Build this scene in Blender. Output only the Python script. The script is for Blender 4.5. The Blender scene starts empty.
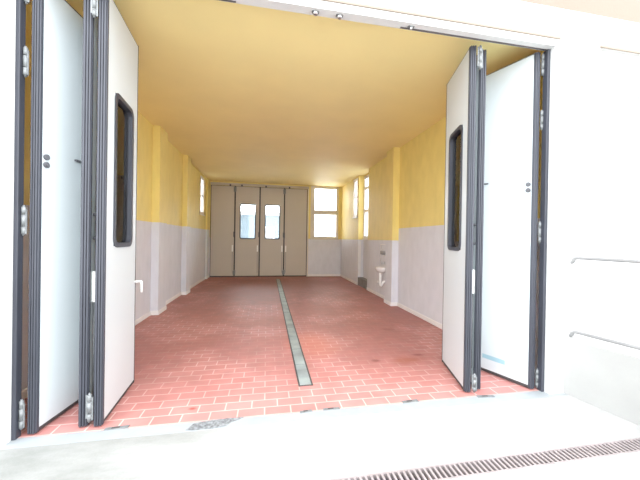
import bpy, bmesh, math, random
from mathutils import Vector, Matrix
random.seed(4)
sc = bpy.context.scene
COL = sc.collection

# ------------------------------------------------------------------ materials
MAT = {}
def nmat(name):
    m = bpy.data.materials.new(name); m.use_nodes = True
    MAT[name] = m
    nt = m.node_tree
    return m, nt, nt.nodes['Principled BSDF']

def simple(name, col, rough=.5, metal=0., noise=.06, nscale=6., bump=0., spec=.5, stretch=(1, 1, 1)):
    """principled with a little procedural colour variation and optional bump"""
    m, nt, b = nmat(name)
    N, L = nt.nodes, nt.links
    tc = N.new('ShaderNodeTexCoord'); mp = N.new('ShaderNodeMapping'); mp.inputs['Scale'].default_value = stretch
    L.new(tc.outputs['Object'], mp.inputs['Vector'])
    n = N.new('ShaderNodeTexNoise'); n.inputs['Scale'].default_value = nscale; n.inputs['Detail'].default_value = 5
    L.new(mp.outputs['Vector'], n.inputs['Vector'])
    r = N.new('ShaderNodeMapRange')
    r.inputs['From Min'].default_value = .3; r.inputs['From Max'].default_value = .7
    r.inputs['To Min'].default_value = 1 - noise; r.inputs['To Max'].default_value = 1 + noise
    L.new(n.outputs['Fac'], r.inputs['Value'])
    mx = N.new('ShaderNodeVectorMath'); mx.operation = 'SCALE'
    mx.inputs[0].default_value = col; L.new(r.outputs['Result'], mx.inputs['Scale'])
    L.new(mx.outputs['Vector'], b.inputs['Base Color'])
    b.inputs['Roughness'].default_value = rough; b.inputs['Metallic'].default_value = metal
    b.inputs['Specular IOR Level'].default_value = spec
    if bump:
        n2 = N.new('ShaderNodeTexNoise'); n2.inputs['Scale'].default_value = nscale * 12
        L.new(mp.outputs['Vector'], n2.inputs['Vector'])
        bp = N.new('ShaderNodeBump'); bp.inputs['Strength'].default_value = bump; bp.inputs['Distance'].default_value = .01
        L.new(n2.outputs['Fac'], bp.inputs['Height']); L.new(bp.outputs['Normal'], b.inputs['Normal'])
    return m

YELLOW = (.78, .64, .225)
LILAC = (.64, .645, .69)
def two_tone(name, zsplit):
    m, nt, b = nmat(name)
    N, L = nt.nodes, nt.links
    g = N.new('ShaderNodeNewGeometry'); s = N.new('ShaderNodeSeparateXYZ'); L.new(g.outputs['Position'], s.inputs[0])
    w = N.new('ShaderNodeTexNoise'); w.inputs['Scale'].default_value = 3.; L.new(g.outputs['Position'], w.inputs['Vector'])
    wm = N.new('ShaderNodeMath'); wm.operation = 'MULTIPLY_ADD'; wm.inputs[1].default_value = .012; L.new(w.outputs['Fac'], wm.inputs[0]); L.new(s.outputs['Z'], wm.inputs[2])
    cmp = N.new('ShaderNodeMath'); cmp.operation = 'GREATER_THAN'; cmp.inputs[1].default_value = zsplit + .006; L.new(wm.outputs[0], cmp.inputs[0])
    mx = N.new('ShaderNodeMix'); mx.data_type = 'RGBA'
    mx.inputs[6].default_value = (*LILAC, 1); mx.inputs[7].default_value = (*YELLOW, 1)
    L.new(cmp.outputs[0], mx.inputs[0])
    # roller texture, faint vertical blotches
    mp = N.new('ShaderNodeMapping'); mp.inputs['Scale'].default_value = (1.6, 1.6, .7); L.new(g.outputs['Position'], mp.inputs['Vector'])
    n = N.new('ShaderNodeTexNoise'); n.inputs['Scale'].default_value = 4; n.inputs['Detail'].default_value = 6; L.new(mp.outputs[0], n.inputs['Vector'])
    r = N.new('ShaderNodeMapRange'); r.inputs['From Min'].default_value = .3; r.inputs['From Max'].default_value = .7
    r.inputs['To Min'].default_value = .95; r.inputs['To Max'].default_value = 1.04; L.new(n.outputs['Fac'], r.inputs['Value'])
    v = N.new('ShaderNodeVectorMath'); v.operation = 'SCALE'; L.new(mx.outputs[2], v.inputs[0]); L.new(r.outputs[0], v.inputs['Scale'])
    L.new(v.outputs[0], b.inputs['Base Color'])
    b.inputs['Roughness'].default_value = .55
    n2 = N.new('ShaderNodeTexNoise'); n2.inputs['Scale'].default_value = 90; L.new(g.outputs['Position'], n2.inputs['Vector'])
    bp = N.new('ShaderNodeBump'); bp.inputs['Strength'].default_value = .12; bp.inputs['Distance'].default_value = .01
    L.new(n2.outputs['Fac'], bp.inputs['Height']); L.new(bp.outputs['Normal'], b.inputs['Normal'])
    return m
two_tone('paint_high', 1.765); two_tone('paint_low', 1.49)

def floor_tiles():
    m, nt, b = nmat('red_tiles')
    N, L = nt.nodes, nt.links
    g = N.new('ShaderNodeTexCoord'); src = g.outputs['Object']
    br = N.new('ShaderNodeTexBrick'); br.offset = .5; br.offset_frequency = 2
    br.inputs['Scale'].default_value = 1; br.inputs['Brick Width'].default_value = .226; br.inputs['Row Height'].default_value = .119
    br.inputs['Mortar Size'].default_value = .0075; br.inputs['Mortar Smooth'].default_value = .5; br.inputs['Bias'].default_value = -.2
    br.inputs['Color1'].default_value = (.46, .205, .19, 1); br.inputs['Color2'].default_value = (.40, .165, .15, 1)
    br.inputs['Mortar'].default_value = (.57, .375, .34, 1)
    L.new(src, br.inputs['Vector'])
    # worn areas where dirt fills the joints
    n = N.new('ShaderNodeTexNoise'); n.inputs['Scale'].default_value = .9; n.inputs['Detail'].default_value = 6; L.new(src, n.inputs['Vector'])
    r = N.new('ShaderNodeMapRange'); r.inputs['From Min'].default_value = .40; r.inputs['From Max'].default_value = .54
    r.inputs['To Min'].default_value = 0; r.inputs['To Max'].default_value = .85; L.new(n.outputs['Fac'], r.inputs['Value'])
    sy_ = N.new('ShaderNodeSeparateXYZ'); L.new(src, sy_.inputs[0])
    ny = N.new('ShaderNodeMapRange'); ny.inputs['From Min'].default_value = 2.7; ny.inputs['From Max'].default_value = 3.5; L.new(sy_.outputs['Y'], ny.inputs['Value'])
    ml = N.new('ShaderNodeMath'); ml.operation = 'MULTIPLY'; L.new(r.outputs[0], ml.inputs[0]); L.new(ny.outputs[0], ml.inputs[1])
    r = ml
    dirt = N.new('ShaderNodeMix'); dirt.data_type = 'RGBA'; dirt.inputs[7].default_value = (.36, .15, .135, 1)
    L.new(r.outputs[0], dirt.inputs[0]); L.new(br.outputs['Color'], dirt.inputs[6])
    n2 = N.new('ShaderNodeTexNoise'); n2.inputs['Scale'].default_value = 5; n2.inputs['Detail'].default_value = 8; L.new(src, n2.inputs['Vector'])
    r2 = N.new('ShaderNodeMapRange'); r2.inputs['From Min'].default_value = .3; r2.inputs['From Max'].default_value = .7
    r2.inputs['To Min'].default_value = .88; r2.inputs['To Max'].default_value = 1.1; L.new(n2.outputs['Fac'], r2.inputs['Value'])
    v = N.new('ShaderNodeVectorMath'); v.operation = 'SCALE'; L.new(dirt.outputs[2], v.inputs[0]); L.new(r2.outputs[0], v.inputs['Scale'])
    last = v.outputs[0]
    # spots and stains seen on the tiles; last two paint the rear floor dimmer
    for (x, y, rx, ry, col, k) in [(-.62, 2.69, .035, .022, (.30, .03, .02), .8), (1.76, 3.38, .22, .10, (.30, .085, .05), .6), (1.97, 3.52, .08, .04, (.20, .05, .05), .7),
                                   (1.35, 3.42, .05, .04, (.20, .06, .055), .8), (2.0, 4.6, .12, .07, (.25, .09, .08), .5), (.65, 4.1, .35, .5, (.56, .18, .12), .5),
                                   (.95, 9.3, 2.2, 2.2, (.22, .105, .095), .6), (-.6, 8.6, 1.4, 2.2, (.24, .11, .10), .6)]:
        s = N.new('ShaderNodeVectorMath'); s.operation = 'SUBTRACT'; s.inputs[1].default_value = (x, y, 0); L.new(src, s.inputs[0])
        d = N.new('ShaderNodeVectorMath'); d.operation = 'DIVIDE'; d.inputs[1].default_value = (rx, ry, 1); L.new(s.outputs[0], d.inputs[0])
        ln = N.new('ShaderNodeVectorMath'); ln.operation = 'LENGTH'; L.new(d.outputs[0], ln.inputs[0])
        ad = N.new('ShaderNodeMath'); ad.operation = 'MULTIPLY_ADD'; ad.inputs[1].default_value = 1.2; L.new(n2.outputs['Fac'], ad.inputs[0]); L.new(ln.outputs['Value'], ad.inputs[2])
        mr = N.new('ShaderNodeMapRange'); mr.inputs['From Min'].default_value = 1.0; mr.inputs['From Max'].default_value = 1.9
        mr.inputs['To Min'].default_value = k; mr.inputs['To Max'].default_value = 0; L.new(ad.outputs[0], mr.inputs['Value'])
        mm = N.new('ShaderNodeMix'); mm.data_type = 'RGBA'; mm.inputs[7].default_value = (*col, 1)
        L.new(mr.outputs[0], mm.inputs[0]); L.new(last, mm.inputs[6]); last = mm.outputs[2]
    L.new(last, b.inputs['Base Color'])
    rr = N.new('ShaderNodeMapRange'); b.inputs['Specular IOR Level'].default_value = .35; rr.inputs['To Min'].default_value = .42; rr.inputs['To Max'].default_value = .66; L.new(n2.outputs['Fac'], rr.inputs['Value'])
    L.new(rr.outputs[0], b.inputs['Roughness'])
    bp = N.new('ShaderNodeBump'); bp.inputs['Strength'].default_value = .25; bp.inputs['Distance'].default_value = .004; bp.invert = True
    L.new(br.outputs['Fac'], bp.inputs['Height']); L.new(bp.outputs['Normal'], b.inputs['Normal'])
floor_tiles()

def concrete():
    m, nt, b = nmat('concrete')
    N, L = nt.nodes, nt.links
    tc = N.new('ShaderNodeTexCoord')
    n = N.new('ShaderNodeTexNoise'); n.inputs['Scale'].default_value = 1.3; n.inputs['Detail'].default_value = 7; n.inputs['Roughness'].default_value = .6
    mp = N.new('ShaderNodeMapping'); mp.inputs['Rotation'].default_value = (0, 0, .5); mp.inputs['Scale'].default_value = (.8, 2.2, 1)
    L.new(tc.outputs['Object'], mp.inputs[0]); L.new(mp.outputs[0], n.inputs['Vector'])
    cr = N.new('ShaderNodeValToRGB')
    cr.color_ramp.elements[0].position = .15; cr.color_ramp.elements[0].color = (.20, .205, .195, 1)
    cr.color_ramp.elements[1].position = .62; cr.color_ramp.elements[1].color = (.40, .40, .395, 1)
    # greyer tone towards the left end of the apron
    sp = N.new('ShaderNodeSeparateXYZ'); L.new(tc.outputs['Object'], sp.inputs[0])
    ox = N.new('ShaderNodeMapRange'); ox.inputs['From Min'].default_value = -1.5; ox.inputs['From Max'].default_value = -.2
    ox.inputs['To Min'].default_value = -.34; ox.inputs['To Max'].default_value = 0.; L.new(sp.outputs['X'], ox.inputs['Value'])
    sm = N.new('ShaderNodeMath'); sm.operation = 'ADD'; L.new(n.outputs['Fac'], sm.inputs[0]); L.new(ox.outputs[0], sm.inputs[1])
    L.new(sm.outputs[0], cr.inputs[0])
    n2 = N.new('ShaderNodeTexNoise'); n2.inputs['Scale'].default_value = 60; L.new(tc.outputs['Object'], n2.inputs['Vector'])
    r = N.new('ShaderNodeMapRange'); r.inputs['To Min'].default_value = .93; r.inputs['To Max'].default_value = 1.07; L.new(n2.outputs['Fac'], r.inputs['Value'])
    v = N.new('ShaderNodeVectorMath'); v.operation = 'SCALE'; L.new(cr.outputs[0], v.inputs[0]); L.new(r.outputs[0], v.inputs['Scale'])
    L.new(v.outputs[0], b.inputs['Base Color']); b.inputs['Roughness'].default_value = .8
    bp = N.new('ShaderNodeBump'); bp.inputs['Strength'].default_value = .2; bp.inputs['Distance'].default_value = .005
    L.new(n2.outputs['Fac'], bp.inputs['Height']); L.new(bp.outputs['Normal'], b.inputs['Normal'])
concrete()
simple('ceiling_paint', (.90, .765, .36), .6, noise=.03, nscale=1.5, bump=.08)
simple('white_facade', (.58, .58, .575), .7, noise=.02, nscale=3, bump=.1)
simple('salmon_facade', (.235, .15, .118), .8, noise=.03, nscale=3, bump=.1)
simple('white_panel', (.51, .545, .56), .38, noise=.012, nscale=2)
simple('rear_shaded', (.49, .445, .37), .45, noise=.02, nscale=2)  # white rear leaves, shade and warm bounce put into the tone
simple('parapet_paint', (.33, .33, .32), .8, noise=.06, nscale=2, bump=.1)
simple('rail_paint', (.25, .25, .25), .35, metal=.3, noise=.05)
simple('skirting', (.76, .74, .73), .4, noise=.03)
simple('rubber', (.039, .042, .055), .45, noise=.12, nscale=9, stretch=(1, 1, .3))
simple('black_seal', (.05, .045, .045), .6)
simple('zinc', (.19, .20, .205), .5, metal=.3, noise=.2, nscale=30)
simple('steel', (.55, .56, .57), .3, metal=.9, noise=.05)
simple('dark_handle', (.09, .09, .10), .4)
simple('ceramic', (.86, .86, .85), .12, noise=.01)
simple('plastic_white', (.82, .83, .80), .35, noise=.01)
simple('plastic_grey', (.28, .27, .27), .4)
simple('channel_cover', (.27, .31, .31), .5, metal=.2, noise=.3, nscale=4)
simple('channel_edge', (.07, .06, .06), .6, noise=.2)
simple('rust', (.025, .013, .014), .85, noise=.3, nscale=14)
simple('grate_bar', (.26, .225, .225), .6, noise=.14, nscale=10)
simple('sill_metal', (.33, .355, .37), .5, metal=.15, noise=.05, nscale=8)
simple('broken_cement', (.22, .23, .24), .9, noise=.5, nscale=45, bump=.8)
simple('tape', (.27, .42, .48), .4, noise=.05)
simple('step_grey', (.20, .195, .19), .7, noise=.15)
simple('window_paint', (.62, .58, .50), .45, noise=.02)
simple('white_window', (.80, .78, .76), .4, noise=.02)
simple('blue_house', (.085, .125, .15), .8, noise=.2, nscale=1.5)
simple('far_house', (.75, .74, .74), .8, noise=.05, nscale=1)
simple('ground_far', (.60, .59, .57), .9, noise=.08, nscale=1)

def glass(name, tint, refl_r=.03, diffuse=0., ior=1.5):
    m, nt, b = nmat(name); N, L = nt.nodes, nt.links
    out = N['Material Output']; N.remove(b)
    t = N.new('ShaderNodeBsdfTransparent'); t.inputs[0].default_value = (*tint, 1)
    g = N.new('ShaderNodeBsdfGlossy'); g.inputs['Roughness'].default_value = refl_r
    fr = N.new('ShaderNodeFresnel'); fr.inputs[0].default_value = ior
    mx = N.new('ShaderNodeMixShader'); L.new(fr.outputs[0], mx.inputs[0]); L.new(t.outputs[0], mx.inputs[1]); L.new(g.outputs[0], mx.inputs[2])
    last = mx.outputs[0]
    if diffuse:
        tr = N.new('ShaderNodeBsdfTranslucent'); tr.inputs[0].default_value = (.95, .95, .97, 1)
        n = N.new('ShaderNodeTexNoise'); n.inputs['Scale'].default_value = 7; tc = N.new('ShaderNodeTexCoord'); L.new(tc.outputs['Object'], n.inputs['Vector'])
        r = N.new('ShaderNodeMapRange'); r.inputs['To Min'].default_value = diffuse * .6; r.inputs['To Max'].default_value = diffuse * 1.4; L.new(n.outputs['Fac'], r.inputs['Value'])
        m2 = N.new('ShaderNodeMixShader'); L.new(r.outputs[0], m2.inputs[0]); L.new(last, m2.inputs[1]); L.new(tr.outputs[0], m2.inputs[2]); last = m2.outputs[0]
    L.new(last, out.inputs['Surface'])
glass('leaf_glass', (.97, .97, .96), ior=1.9)
glass('rear_glass', (.92, .95, .97), diffuse=.03)
glass('clear_glass', (.93, .94, .95), diffuse=.3)
glass('frosted_glass', (.9, .9, .92), diffuse=.5)

# ------------------------------------------------------------------ mesh helpers
class MB:
    def __init__(s): s.bm = bmesh.new()
    def box(s, a, b, bev=0., seg=2):
        lo = [min(a[i], b[i]) for i in range(3)]; hi = [max(a[i], b[i]) for i in range(3)]
        r = bmesh.ops.create_cube(s.bm, size=1)
        for v in r['verts']:
            v.co = Vector([lo[i] + (v.co[i] + .5) * (hi[i] - lo[i]) for i in range(3)])
        if bev:
            es = list({e for v in r['verts'] for e in v.link_edges})
            bmesh.ops.bevel(s.bm, geom=es, offset=bev, segments=seg, affect='EDGES', profile=.5)
        return s
    def tube(s, pts, rad, n=12, cap=True):
        pts = [Vector(p) for p in pts]; rings = []
        rad = rad if isinstance(rad, (list, tuple)) else [rad] * len(pts)
        prev = None
        for i, p in enumerate(pts):
            d = (pts[min(i + 1, len(pts) - 1)] - pts[max(i - 1, 0)]).normalized()
            if prev is None:
                u = d.orthogonal().normalized()
            else:
                u = (prev - d * prev.dot(d)).normalized()
            prev = u; w = d.cross(u)
            rings.append([s.bm.verts.new(p + rad[i] * (math.cos(t) * u + math.sin(t) * w)) for t in [2 * math.pi * k / n for k in range(n)]])
        for a, b in zip(rings, rings[1:]):
            for k in range(n):
                f = s.bm.faces.new((a[k], a[(k + 1) % n], b[(k + 1) % n], b[k])); f.smooth = True
        if cap:
            s.bm.faces.new(rings[0][::-1]); s.bm.faces.new(rings[-1])
        return s
    def ring_xz(s, x0, x1, z0, z1, w, y0, y1, r):
        """rounded rectangular ring in the xz plane, thick from y0 to y1"""
        def loop(a0, a1, b0, b1, rr):
            o = []
            for cx, cz, t0 in ((a1 - rr, b1 - rr, 0), (a0 + rr, b1 - rr, 90), (a0 + rr, b0 + rr, 180), (a1 - rr, b0 + rr, 270)):
                for k in range(6):
                    t = math.radians(t0 + 90 * k / 5); o.append((cx + rr * math.cos(t), cz + rr * math.sin(t)))
            return o
        A = loop(x0, x1, z0, z1, r); B = loop(x0 + w, x1 - w, z0 + w, z1 - w, max(r - w * .5, .01))
        V = [[s.bm.verts.new((p[0], y, p[1])) for p in lp] for lp in (A, B) for y in (y0, y1)]
        n = len(A)
        for k in range(n):
            j = (k + 1) % n
            s.bm.faces.new((V[0][k], V[0][j], V[1][j], V[1][k]))
            s.bm.faces.new((V[2][k], V[3][k], V[3][j], V[2][j]))
            s.bm.faces.new((V[0][k], V[2][k], V[2][j], V[0][j]))
            s.bm.faces.new((V[1][k], V[1][j], V[3][j], V[3][k]))
        return s
    def prism(s, poly, z0, z1):
        a = [s.bm.verts.new((x, y, z0)) for x, y in poly]; b = [s.bm.verts.new((x, y, z1)) for x, y in poly]
        n = len(poly)
        for k in range(n):
            s.bm.faces.new((a[k], a[(k + 1) % n], b[(k + 1) % n], b[k]))
        s.bm.faces.new(a[::-1]); s.bm.faces.new(b)
        return s
    def build(s, name, mat, parent=None):
        bmesh.ops.recalc_face_normals(s.bm, faces=s.bm.faces)
        me = bpy.data.meshes.new(name); s.bm.to_mesh(me); s.bm.free()
        me.materials.append(MAT[mat])
        o = bpy.data.objects.new(name, me); COL.objects.link(o)
        if parent is not None: o.parent = parent
        return o

def tag(o, label=None, cat=None, group=None, kind=None):
    if label: o['label'] = label
    if cat: o['category'] = cat
    if group: o['group'] = group
    if kind: o['kind'] = kind
    return o
def empty(name, loc=(0, 0, 0), rz=0):
    o = bpy.data.objects.new(name, None); COL.objects.link(o)
    o.location = loc; o.rotation_euler = (0, 0, rz); o.empty_display_size = .1
    return o
def S(o, label, cat): return tag(o, label, cat, kind='structure')

# ------------------------------------------------------------------ dimensions (metres)
XL, XR, YB, ZC = -2.16, 2.94, 11.43, 3.60
JL, JR, HO = -1.806, 2.76, 3.43            # front opening
YF, YD = 2.42, 2.50                       # outer facade face, door plane

# ------------------------------------------------------------------ ground and floor
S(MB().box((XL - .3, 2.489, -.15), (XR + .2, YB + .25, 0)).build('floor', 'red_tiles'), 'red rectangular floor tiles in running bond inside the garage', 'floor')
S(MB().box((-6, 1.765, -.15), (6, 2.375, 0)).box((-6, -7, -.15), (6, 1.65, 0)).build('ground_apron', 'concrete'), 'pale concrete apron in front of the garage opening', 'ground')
S(MB().box((-2.4, 2.375, -.15), (3.1, 2.489, .001)).build('trim_threshold', 'sill_metal'), 'light grey threshold strip between red tiles and concrete', 'threshold')
S(MB().box((-60, -60, -.4), (60, 60, -.16)).build('ground_surroundings', 'ground_far'), 'pale open ground around the building', 'ground')

# outdoor slotted drainage grate
gr = tag(empty('drainage_grate', (.7, 1.7075, 0)), 'long narrow drainage grate with rusty slots across the pale concrete', 'grate')
MB().box((-2.6, -.0575, -.15), (2.2, .0575, -.045)).build('channel', 'rust', gr)
b = MB().box((-2.6, -.0575, -.045), (2.2, -.047, .002)).box((-2.6, .047, -.045), (2.2, .0575, .002))
b.build('frame', 'grate_bar', gr)
b = MB(); x = -2.59
while x < 2.18:
    b.box((x, -.047, -.022), (x + .015, .047, .001)); x += .0365
b.build('grating', 'grate_bar', gr)

# broken cement patch
poly = [(-.60, 2.392), (-.52, 2.383), (-.40, 2.385), (-.30, 2.40), (-.27, 2.44), (-.20, 2.475), (-.17, 2.494), (-.30, 2.497), (-.42, 2.493), (-.50, 2.478), (-.56, 2.462), (-.58, 2.42)]
tag(MB().prism(poly, -.01, .005).build('cement_patch', 'broken_cement'), 'rough grey broken cement patch in the threshold strip', 'cement patch')

# floor bolt plates
plates = [(-1.13, 2.505, .17, .035, .05, 'small grey bolt plate on the threshold beside the left folding door'),
          (.355, 2.497, .11, .03, .1, 'small grey bolt plate just in front of the floor channel end'),
          (.58, 2.500, .15, .03, .0, 'grey bolt plate on the threshold right of the floor channel'),
          (1.33, 2.505, .16, .04, .05, 'grey bolt plate between the floor channel and right folding door'),
          (2.10, 2.475, .17, .04, -.1, 'grey bolt plate at the foot of the right folding door')]
for x, y, w, d, rz, lab in plates:
    p = tag(empty('floor_bolt_plate', (x, y, .001), rz), lab, 'bolt plate', 'bolt plates along the threshold')
    MB().box((-w / 2, -d / 2, 0), (w / 2, d / 2, .005), .0015).build('plate', 'zinc', p)
    MB().box((-w * .22, -.008, .0051), (w * .12, .008, .0065)).build('bolt_slot', 'channel_edge', p)

# interior floor drain channel
ch = tag(empty('floor_drain_channel', (.41, 6.86, 0)), 'long grey covered drain channel running down the red tiled floor', 'drain')
b = MB().box((-.075, -3.93, .0005), (-.060, 3.93, .006)).box((.060, -3.93, .0005), (.075, 3.93, .006)).box((-.06, -3.93, .0005), (.06, -3.915, .006)).box((-.06, 3.915, .0005), (.06, 3.93, .006))
b.box((-.06, -3.915, .0003), (.06, 3.915, .002)).build('channel_frame', 'channel_edge', ch)
y = -3.912
for i in range(16):
    MB().box((-.058, y, .002), (.058, y + .482, .0055), .001, 1).build('cover_plate', 'channel_cover', ch); y += .489

# ------------------------------------------------------------------ room shell
b = MB().box((XL - .25, 2.52, 0), (XL, 10.0, ZC)).box((XL - .25, 10.55, 0), (XL, YB + .25, ZC)).box((XL - .25, 10.0, 0), (XL, 10.55, 2.25)).box((XL - .25, 10.0, 3.5), (XL, 10.55, ZC))
b.box((XL, 6.0, 0), (-2.025, 6.42, ZC)).box((XL, 7.99, 0), (-2.04, 8.36, ZC)).box((XL, 10.95, 0), (-2.115, YB, ZC))
S(b.build('wall_left', 'paint_high'), 'left garage wall, yellow over lilac grey, with pilasters', 'wall')
S(MB().box((XR, 2.52, 0), (XR + .25, 6.20, ZC)).build('wall_right', 'paint_high'), 'near stretch of the right garage wall, yellow over lilac', 'wall')
S(MB().box((2.785, 6.20, 0), (XR + .25, 6.575, ZC)).build('wall_pilaster', 'paint_low'), 'pilaster on the right wall in front of the wash basin', 'pilaster')
b = MB().box((XR, 6.575, 0), (XR + .25, 8.26, ZC))
b.box((XR, 9.19, 0), (XR + .25, 9.31, ZC)).box((XR, 9.31, 0), (XR + .25, 9.75, 2.25)).box((XR, 9.31, 3.55), (XR + .25, 9.75, ZC)).box((XR, 9.75, 0), (XR + .25, YB + .25, ZC))
b.box((3.12, 8.26, 0), (XR + .25, 9.19, 1.50)).box((3.12, 8.26, 3.56), (XR + .25, 9.19, ZC))
S(b.build('wall_right_rear', 'paint_low'), 'rear stretch of the right wall with the shallow alcove', 'wall')
b = MB().box((XL, YB, 0), (-2.10, YB + .25, ZC)).box((-2.10, YB + .09, 3.42), (1.60, YB + .25, ZC)).box((-2.10, YB, 3.52), (1.60, YB + .25, ZC)).box((1.552, YB, 0), (1.676, YB + .25, ZC))
b.box((1.676, YB, 0), (2.81, YB + .25, 1.50)).box((2.81, YB, 0), (XR + .1, YB + .25, ZC)).box((1.676, YB, 3.585), (2.81, YB + .25, ZC))
S(b.build('wall_back', 'paint_low'), 'rear garage wall around the rear doors and window', 'wall')
S(MB().box((XL - .25, 2.5, ZC), (XR + .3, YB + .25, ZC + .2)).build('ceiling', 'ceiling_paint'), 'flat ochre yellow painted ceiling', 'ceiling')

def skirt(name, runs, label):
    b = MB()
    for a, c in runs:
        b.box((a[0], a[1], 0), (c[0], c[1], .085), .006, 1)
    S(b.build(name, 'skirting'), label, 'skirting')
t = .016
skirt('baseboard_left', [((XL, 2.6), (XL + t, 6.0)), ((XL, 6.0 - t), (-2.025 + t, 6.0)), ((-2.025, 6.0), (-2.025 + t, 6.42)), ((XL, 6.42), (-2.025 + t, 6.42 + t)),
      ((XL, 6.42), (XL + t, 7.99)), ((XL, 7.99 - t), (-2.04 + t, 7.99)), ((-2.04, 7.99), (-2.04 + t, 8.36)), ((XL, 8.36), (-2.04 + t, 8.36 + t)), ((XL, 8.36), (XL + t, 10.95)),
      ((XL, 10.95 - t), (-2.115 + t, 10.95)), ((-2.115, 10.95), (-2.115 + t, YB))], 'white skirting along the left wall and its pilasters')
skirt('baseboard_right', [((XR - t, 2.6), (XR, 6.20)), ((2.785 - t, 6.20 - t), (XR, 6.20)), ((2.785 - t, 6.20), (2.785, 6.575)), ((2.785 - t, 6.575), (XR, 6.575 + t)),
      ((XR - t, 6.575), (XR, 8.26)), ((XR - t, 9.19), (XR, YB))], 'white skirting along the right wall and pilaster')
skirt('baseboard_back', [((1.60, YB - t), (XR, YB))], 'white skirting below the rear window')
S(MB().box((XR + .01, 8.262, 0), (3.12, 9.188, .26), .004, 1).build('trim_step', 'step_grey'), 'dark grey concrete step in the right alcove', 'step')
S(MB().box((XR, 9.165, .30), (3.03, 9.19, 1.44)).build('trim_alcove', 'skirting'), 'white upright strip on the far edge of the alcove', 'trim')

# ------------------------------------------------------------------ facade
b = MB().box((-7, YF, -.1), (JL, 2.52, 3.78)).box((JL, YF, HO), (JR, 2.50, 3.78)).box((JR, YF, -.1), (3.30, 2.52, 3.78)).box((3.30, YF + .04, -.1), (8, 2.52, 3.50)).box((3.30, YF, 3.50), (8, 2.52, 3.78))
S(b.build('wall_front', 'white_facade'), 'white plastered lower facade around the garage opening', 'wall')
S(MB().box((-7, YF, 3.78), (8, 2.52, 7.5)).build('wall_front_upper', 'salmon_facade'), 'salmon upper facade above the white band', 'wall')
S(MB().box((-7, YF - .02, 3.765), (8, YF, 3.79)).build('trim_cornice', 'white_facade'), 'thin white ledge between white and salmon facade', 'trim')
b = MB().box((JR, YF - .006, 0), (JR + .052, YF, HO)).box((JL - .052, YF - .006, 0), (JL, YF, HO)).box((JL - .052, YF - .006, HO), (JR + .052, YF, HO + .066))
S(b.build('trim_casing', 'white_facade'), 'raised white casing around the garage opening', 'trim')
simple('cream_band', (.215, .175, .14), .7, noise=.03, nscale=4)  # darker tone that keeps the thin bands visible on the white facade
S(MB().box((-7, YF - .016, HO + .067), (JR + .052, YF, HO + .09), .003, 1).box((3.30, YF - .014, 3.485), (8, YF, 3.51), .002, 1).build('trim_band', 'cream_band'), 'thin cream line above the opening and over the recessed facade panel', 'trim')
# parapet beside the apron
d = Vector((.19, -.98)).normalized(); nrm = Vector((-d.y, d.x))
p0 = Vector((2.935, YF)); p1 = p0 + d * 5.5
S(MB().prism([tuple(p0), tuple(p1), tuple(p1 + nrm * .25), (p0.x + .25, YF)], -.1, .555).build('wall_parapet', 'parapet_paint'), 'low white parapet wall right of the apron', 'wall')

hr = tag(empty('handrail', (3.005, 2.42, .57)), 'two-bar steel handrail fixed above the low white parapet', 'handrail')
dd = Vector((.21, -.977, 0))
for z, n in ((1.335 - .555, 'top_rail'), (.605 - .555, 'lower_rail')):
    e = Vector((0, -.02, z))
    MB().tube([e + Vector((0, .02, -.045)), e + Vector((0, .008, -.042)), e + Vector((0, .001, -.03)), e + Vector((0, -.002, -.014)), e + dd * .012 + Vector((0, 0, -.004)), e + dd * .03, e + dd * 4.6], .017, 14).build(n, 'rail_paint', hr)
    MB().tube([e + Vector((0, .02, -.045)), e + Vector((0, .012, -.045))], .019, 16).build('wall_flange', 'rail_paint', hr)
for k in (2.9, 4.5):
    q = dd * k
    MB().tube([q + Vector((0, -.02, 0)), q + Vector((0, -.02, .78))], .016, 12).build('post', 'rail_paint', hr)

jb = tag(empty('wall_box', (3.83, YF + .04, 2.87)), 'small pale grey box high on the white facade at right edge', 'wall box')
MB().box((-.06, -.05, 0), (.08, 0, .19), .01).build('housing', 'plastic_white', jb)
MB().box((-.05, -.056, .01), (.07, -.05, .18), .004).build('cover', 'zinc', jb)

# ------------------------------------------------------------------ folding doors
TH = .058
def hinge(parent, x, y, z0, z1, ang=0., w=.035):
    """knuckle with two flaps and three barrels"""
    b = MB()
    h = z1 - z0
    b.tube([(x, y, z0 - .012), (x, y, z1 + .012)], .008, 10)
    for a, c in ((0, .26), (.30, .70), (.74, 1)):
        b.tube([(x, y, z0 + h * a), (x, y, z0 + h * c)], .0145, 12)
    c_, s_ = math.cos(ang), math.sin(ang)
    for sg in (-1, 1):
        px, py = x + sg * w * c_, y + sg * w * s_
        b.prism([(x - .003 * s_, y + .003 * c_), (px - .003 * s_, py + .003 * c_), (px + .003 * s_, py - .003 * c_), (x + .003 * s_, y - .003 * c_)], z0 + (.02 if sg > 0 else 0), z1 - (0 if sg > 0 else .02))
    return b.build('hinge', 'zinc', parent)

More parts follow.
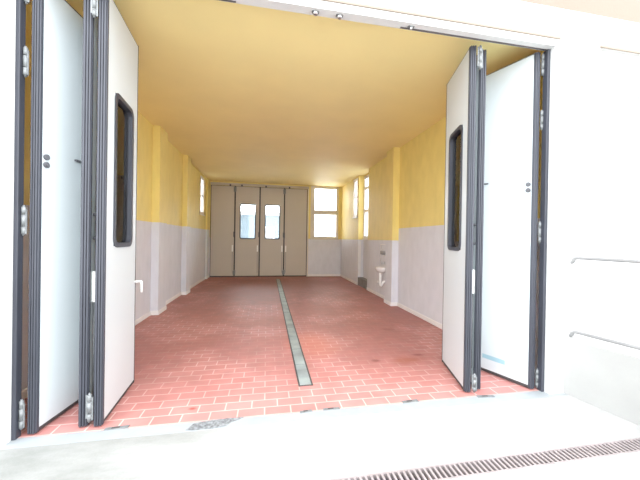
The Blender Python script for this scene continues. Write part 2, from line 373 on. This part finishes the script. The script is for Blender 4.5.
def leaf(parent, p, dvec, L, side, H=3.42, win=None, seal=.034, mat='white_panel', gl='leaf_glass', z0=.012, farseal=.016, th=TH):
    """leaf: origin on the floor at the corner of its near edge; x along the leaf, thickness to y*side"""
    o_loc = Vector((p[0], p[1], 0)) - parent.location
    dv = Vector(dvec).normalized(); rz = math.atan2(dv.y, dv.x)
    T = th * side
    x0, x1 = seal, L - farseal
    b = MB()
    zb, zt = z0 + .03, H - .012
    if win:
        w0, w1, v0, v1 = win
        b.box((x0, 0, zb), (w0, T, zt)).box((w1, 0, zb), (x1, T, zt)).box((w0, 0, zb), (w1, T, v0)).box((w0, 0, v1), (w1, T, zt))
    else:
        b.box((x0, 0, zb), (x1, T, zt))
    o = b.build('door_leaf', mat, parent)
    o.location = o_loc; o.rotation_euler = (0, 0, rz)
    e = .003 * side
    # ribbed rubber profile on the meeting edge
    b = MB().box((.006, -e, z0), (x0, T + e, H), .004, 1)
    for k in range(3):
        a = T * (.08 + .31 * k); c = T * (.08 + .31 * k + .22)
        b.box((-.004, a, z0), (.008, c, H), .002, 1)
    b.build('edge_seal', 'rubber', o)
    if farseal: MB().box((x1, -e * .3, z0), (L, T + e * .3, H)).build('far_edge_seal', 'black_seal' if farseal < .02 else 'rubber', o)
    MB().box((x0, T * .1, z0), (x1, T * .9, zb)).build('bottom_seal', 'black_seal', o)
    MB().box((x0, T * .05, zt), (x1, T * .95, H)).build('top_seal', 'black_seal', o)
    if win:
        MB().ring_xz(w0 - .012, w1 + .012, v0 - .012, v1 + .012, .038, -.009 * side, T + .009 * side, .075).build('window_frame', 'rubber', o)
        MB().box((w0 + .015, T * .45, v0 + .015), (w1 - .015, T * .55, v1 - .015)).build('window_pane', gl, o)
    return o

def pull_handle(o, x, side, z0=1.465, z1=1.68):
    y = -.045 * side
    b = MB().tube([(x, 0, z0 + .012), (x, y, z0 + .012)], .011, 10).tube([(x, 0, z1 - .012), (x, y, z1 - .012)], .011, 10)
    b.tube([(x, y, z0 - .005), (x, y, z1 + .005)], .009, 12)
    h = b.build('pull_handle', 'dark_handle', o); return h
def latch_box(o, x, side, z0=.965, z1=1.21, rod=.2):
    MB().box((x - .022, 0, z0), (x + .022, -.032 * side, z1), .006).build('latch_box', 'plastic_white', o)
    MB().tube([(x, -.014 * side, rod), (x, -.014 * side, z0)], .006, 8).build('latch_rod', 'zinc', o)
def escutcheon(o, x, side, z=2.06):
    b = MB()
    for dz in (-.03, .03):
        b.tube([(x, 0, z + dz), (x, -.014 * side, z + dz)], .022, 20)
    b.tube([(x, -.014 * side, z - .03), (x, -.022 * side, z - .03)], .012, 14)
    b.build('lock_cover', 'dark_handle', o)
def bolt(o, x, side, z=2.16):
    MB().box((x - .035, 0, z - .008), (x + .035, -.02 * side, z + .008), .002, 1).build('guide_bolt', 'dark_handle', o)

# left set
dl = S(empty('door_1', (JL, YD, 0)), 'left white folding garage door of three leaves, folded open inward', 'folding door')
A = leaf(dl, (-1.682, 2.505), (.055, .405), .735, +1, farseal=.03)
B = leaf(dl, (-1.358, 2.55), (-.16, .70), .735, +1, farseal=.03)
Cc = leaf(dl, (-1.250, 2.535), (-.060, .70), .715, +1, win=(.172, .575, 1.41, 2.70))
escutcheon(A, .064, +1); bolt(A, .37, +1, 2.14)
pull_handle(B, .075, +1); latch_box(B, .075, +1)
MB().box((.699, .012, .93), (.7175, .046, 1.18), .004).build('lever_plate', 'zinc', Cc)
MB().tube([(.685, 0, 1.04), (.685, -.05, 1.04), (.686, -.062, 1.035), (.686, -.064, 1.02), (.686, -.064, .93)], .010, 12).build('lever_handle', 'plastic_white', Cc)
MB().box((JL + .0, YD - .035, 0), (JL + .027, YD + .02, HO), .003, 1).build('jamb_profile', 'rubber', dl).location = -dl.location
for z0, z1 in ((3.2, 3.42), (2.665, 2.865), (1.5, 1.7), (.07, .27)):
    hinge(A, -.018, TH + .022, z0, z1, math.pi / 2, .022)
for z0, z1 in ((3.18, 3.38), (.07, .27)):
    hinge(Cc, -.010, TH + .022, z0, z1, math.pi / 2, .024)
# right set
dr = S(empty('door_2', (JR, YD, 0)), 'right white folding garage door of three leaves, folded open inward', 'folding door')
A2 = leaf(dr, (2.652, 2.505), (-.375, .927), .735, -1, farseal=.03)
B2 = leaf(dr, (2.080, 2.60), (.235, .965), .735, -1, farseal=.03)
C2 = leaf(dr, (1.938, 2.565), (.20, .68), .72, -1, win=(.17, .56, 1.405, 2.72))
escutcheon(A2, .062, -1); bolt(A2, .50, -1)
t_ = MB().box((.256, 0, -.024), (.499, .0015, .024)).build('tape_strip', 'tape', A2)
t_.location = (0, 0, .186); t_['label'] = 'light blue tape strip'
pull_handle(B2, .05, -1); latch_box(B2, .055, -1)
MB().box((JR - .032, YD - .035, 0), (JR, YD + .02, HO), .003, 1).build('jamb_profile', 'rubber', dr).location = -dr.location
for z0, z1 in ((3.2, 3.4), (2.65, 2.83), (1.5, 1.7), (.03, .2)):
    hinge(A2, -.016, -TH - .014, z0, z1, math.pi / 2, .020)
for z0, z1 in ((3.19, 3.40), (.03, .19)):
    hinge(C2, -.008, -TH - .030, z0, z1, math.pi / 2, .024)

# rear door, four closed leaves
d3 = S(empty('door_3', (-.28, YB, 0)), 'closed rear folding door of four grey white leaves with two glazed', 'folding door')
xs = [-2.095, -1.22, -.294, .642, 1.548]
for i in range(4):
    w = xs[i + 1] - xs[i]
    win = [None, (.19, .77, 1.46, 2.78), (.195, .762, 1.46, 2.78), None][i]
    o = leaf(d3, (xs[i] + .004, YB + .02), (1, 0), w - .008, +1, H=3.45, win=win, seal=.024 if i else .012, mat='rear_shaded', gl='rear_glass', farseal=.018)
    if i in (0, 1, 2):
        latch_box(o, w - .075, +1, rod=.15)
        MB().box((w - .05, 0, 1.52), (w - .015, -.03, 1.72), .005).build('pull_handle', 'dark_handle', o)
    if i == 3:
        latch_box(o, .07, +1, rod=.15)
        MB().box((-.02, 0, 1.50), (.035, -.03, 1.72), .005).build('pull_handle', 'dark_handle', o)
for z0, z1 in ((3.22, 3.42), (.08, .26)):
    hinge(d3, xs[1] - d3.location.x, 0, z0, z1, 0, .05)
    hinge(d3, xs[3] - d3.location.x, 0, z0, z1, 0, .05)
for i in range(5):
    xw = .03 if 0 < i < 4 else .014
    o = MB().box((xs[i] - xw / 2, YB + .008, .01), (xs[i] + xw / 2, YB + .085, 3.455), .003, 1).build('seam_seal', 'black_seal', d3); o.location = -d3.location
o = MB().box((-2.10, YB + .079, 0), (1.56, YB + .10, .06)).box((-2.10, YB + .03, 0), (1.56, YB + .079, .018)).build('threshold_seal', 'black_seal', d3); o.location = -d3.location
b = MB().box((-2.10, YB - .03, 3.46), (1.60, YB + .03, 3.55), .004, 1)
o = b.build('top_track', 'rear_shaded', d3); o.location = -d3.location
b = MB()
for x in (-1.42, -1.0, -.1, .8): b.box((x, YB - .05, 3.44), (x + .06, YB - .03, 3.50))
o = b.build('track_rollers', 'dark_handle', d3); o.location = -d3.location
S(MB().box((1.556, YB - .02, 0), (1.60, YB, 3.55), .003, 1).build('trim_rear_jamb', 'window_paint'), 'pale upright jamb between rear door and window', 'trim')

# catches and seal under the front lintel
b = MB().box((-.9, 2.474, HO - .008), (-.28, 2.486, HO)).box((1.16, 2.474, HO - .008), (2.72, 2.486, HO))
S(b.build('trim_lintel_seal', 'channel_edge'), 'dark rubber seal strips under the front lintel', 'seal')
for x, lab, w in ((.375, 'round metal door catch under the lintel, left of the pair', .022), (.585, 'round metal door catch under the lintel, right of the pair', .022),
                  (1.25, 'small metal door catch above the left end of the right seal strip', .014)):
    c = tag(empty('door_catch', (x, 2.455, HO)), lab, 'door catch', 'door catches under the lintel')
    MB().box((-.03, -.012, -.006), (.03, .02, 0), .001, 1).build('base_plate', 'zinc', c)
    MB().tube([(0, 0, -.006), (0, 0, -.028)], [w, w * .8], 16).build('roller', 'steel', c)

# ------------------------------------------------------------------ windows
def casement(name, axis, plane, a0, a1, z0, z1, bars, fw, depth, mat, gl, label, inner=None, sgn=1):
    """frame in a wall; axis 'x' runs along x at y=plane, axis 'y' along y at x=plane"""
    def P(a, dpt, z): return (a, plane + dpt * sgn, z) if axis == 'x' else (plane + dpt * sgn, a, z)
    r = S(empty(name, P((a0 + a1) / 2, 0, z0)), label, 'window')
    l, rr = (fw if not isinstance(fw, tuple) else fw[0]), (fw if not isinstance(fw, tuple) else fw[1])
    b = MB().box(P(a0, -.012, z0), P(a0 + l, depth, z1), .003, 1).box(P(a1 - rr, -.012, z0), P(a1, depth, z1), .003, 1)
    b.box(P(a0 + l, -.012, z0), P(a1 - rr, depth, z0 + .09), .003, 1).box(P(a0 + l, -.012, z1 - .09), P(a1 - rr, depth, z1), .003, 1)
    for za, zb in bars:
        b.box(P(a0 + l, -.006, za), P(a1 - rr, depth, zb), .003, 1)
    o = b.build('window_frame', mat, r); o.location = -r.location
    zs = [z0 + .09] + [q for bb in bars for q in bb] + [z1 - .09]
    for k in range(0, len(zs), 2):
        o = MB().box(P(a0 + l, depth * .45, zs[k]), P(a1 - rr, depth * .55, zs[k + 1])).build('window_pane', gl, r); o.location = -r.location
    o = MB().box(P(a0 - .02, -.04, z0 - .03), P(a1 + .02, depth * .9, z0 + .002), .003, 1).build('window_sill', mat, r); o.location = -r.location
    return r
casement('window_1', 'x', YB, 1.676, 2.81, 1.50, 3.585, [(2.47, 2.64)], (.16, .09), .07, 'window_paint', 'frosted_glass', 'tall two-pane window at the right of the rear wall')
casement('window_2', 'y', XL, 10.0, 10.55, 2.25, 3.50, [(2.85, 2.90)], .05, .07, 'white_window', 'clear_glass', 'small high window near the far end of the left wall', sgn=-1)
casement('window_3', 'y', XR, 9.31, 9.75, 2.25, 3.55, [(2.9, 2.95)], .05, .07, 'white_window', 'clear_glass', 'narrow high window on the right wall beyond the alcove')
casement('window_4', 'y', 3.12, 8.262, 9.188, 1.52, 3.56, [(2.38, 2.46), (3.12, 3.2)], .06, .06, 'white_window', 'clear_glass', 'tall three-pane window in the right wall alcove')

# ------------------------------------------------------------------ wash basin and dispenser
sk = tag(empty('wash_basin', (XR - .001, 6.90, .80)), 'small white wall-hung wash basin behind the right pilaster', 'wash basin')
bm = MB()
def bowl(mb, cx, rx, ry, prof, n=28):
    rings = []
    for (k, z) in prof:
        ring = []
        for i in range(n):
            t = 2 * math.pi * i / n
            x = cx + rx * k * math.cos(t); y = ry * k * math.sin(t)
            ring.append(mb.bm.verts.new((min(x, 0.0), y, z)))
        rings.append(ring)
    for a, b in zip(rings, rings[1:]):
        for i in range(n):
            f = mb.bm.faces.new((a[i], a[(i + 1) % n], b[(i + 1) % n], b[i])); f.smooth = True
    mb.bm.faces.new(rings[0]); mb.bm.faces.new(rings[-1][::-1])
bowl(bm, -.12, .145, .20, [(.25, -.12), (.55, -.11), (.85, -.07), (1.0, -.02), (1.02, 0), (.98, .012), (.90, .005), (.80, -.05), (.5, -.085), (.1, -.095)])
bm.build('basin', 'ceramic', sk)
MB().tube([(-.14, 0, -.11), (-.14, 0, -.36), (-.14, .02, -.43), (-.11, .02, -.46), (-.08, .02, -.42), (-.06, .01, -.36), (-.03, 0, -.35), (0, 0, -.35)], .03, 12).build('trap', 'ceramic', sk)
MB().tube([(-.004, -.05, .0), (-.05, -.05, .12), (-.12, -.05, .13), (-.13, -.05, .10)], .011, 10).tube([(-.05, -.05, .12), (-.05, -.05, .16)], .016, 10).build('faucet', 'steel', sk)
for yy in (.34, .20):
    MB().tube([(0, yy, -.40), (-.06, yy, -.40)], .014, 10).tube([(-.06, yy, -.40), (-.09, yy, -.40)], .032, 12).tube([(-.05, yy, -.40), (-.05, yy * .4, -.12)], .008, 8).build('stop_valve', 'ceramic', sk)
sd = tag(empty('soap_dispenser', (XR, 6.86, 1.12)), 'small grey soap dispenser on the wall above the basin', 'dispenser')
MB().box((-.13, -.12, .01), (0, .12, .105), .02).build('housing', 'plastic_grey', sd)
MB().box((-.085, -.03, -.02), (-.02, .03, 0), .006).build('nozzle', 'plastic_white', sd)
tag(MB().tube([(XR - .02, 7.2, .84), (XR - .02, 7.2, 1.38)], .010, 10).tube([(XR - .02, 7.2, 1.38), (XR - .02, 6.62, 1.38)], .010, 10).build('water_pipe', 'skirting'), 'thin white pipe rising on the wall beside the basin', 'pipe')

# ------------------------------------------------------------------ outside behind the rear door
h = tag(empty('blue_building', (0, 21, 0)), 'pale blue building seen through the rear door glass', 'building')
MB().box((-9, 0, -.2), (6, 6, 3.1)).build('wall', 'blue_house', h)
MB().box((-9.2, -.3, 3.1), (6.2, 6.2, 3.3)).build('roof', 'far_house', h)
for x in (-5.5, -2.9, -.4, 2.1):
    f = MB().box((x, -.05, 1.0), (x + .9, .02, 2.3)).build('window', 'white_window', h)
    MB().box((x + .08, -.06, 1.08), (x + .82, -.05, 2.22)).build('pane', 'plastic_grey', f)

# ------------------------------------------------------------------ sky light
w = bpy.data.worlds.new('sky'); sc.world = w; w.use_nodes = True
nt = w.node_tree; bg = nt.nodes['Background']
tc = nt.nodes.new('ShaderNodeTexCoord'); sx = nt.nodes.new('ShaderNodeSeparateXYZ'); nt.links.new(tc.outputs['Generated'], sx.inputs[0])
# overcast sky, made brighter behind the building to push light through the rear windows
mr = nt.nodes.new('ShaderNodeMapRange'); mr.interpolation_type = 'SMOOTHSTEP'
mr.inputs['From Min'].default_value = -.1; mr.inputs['From Max'].default_value = .9; mr.inputs['To Min'].default_value = 1.0; mr.inputs['To Max'].default_value = 2.5
nt.links.new(sx.outputs['Y'], mr.inputs['Value'])
nt.links.new(mr.outputs[0], bg.inputs[1]); bg.inputs[0].default_value = (.945, .975, 1.0, 1)

# ------------------------------------------------------------------ camera
f, yaw, pi_, ro = 291.306, .1794, -.0042, .0158
sy, cy = math.sin(yaw), math.cos(yaw)
r = Vector((cy, -sy, 0)); U = Vector((-sy * math.sin(pi_), -cy * math.sin(pi_), math.cos(pi_))); F = Vector((sy * math.cos(pi_), cy * math.cos(pi_), math.sin(pi_)))
Rr = math.cos(ro) * r + math.sin(ro) * U; Ru = math.cos(ro) * U - math.sin(ro) * r
cam = bpy.data.cameras.new('camera'); cam.sensor_width = 36; cam.lens = 36 * f / 640; cam.clip_start = .02; cam.clip_end = 300
co = bpy.data.objects.new('camera', cam); COL.objects.link(co)
M = Matrix((Rr, Ru, -F)).transposed().to_4x4(); M.translation = Vector((0, 0, 1.5)); co.matrix_world = M
sc.camera = co

sc.cycles.max_bounces = 14; sc.cycles.diffuse_bounces = 10; sc.cycles.transparent_max_bounces = 12
sc.cycles.use_denoising = True
sc.cycles.sample_clamp_indirect = 6
vs = sc.view_settings; vs.view_transform = 'Standard'; vs.look = 'None'; vs.gamma = 1; vs.use_curve_mapping = False
vs.exposure = 2.68
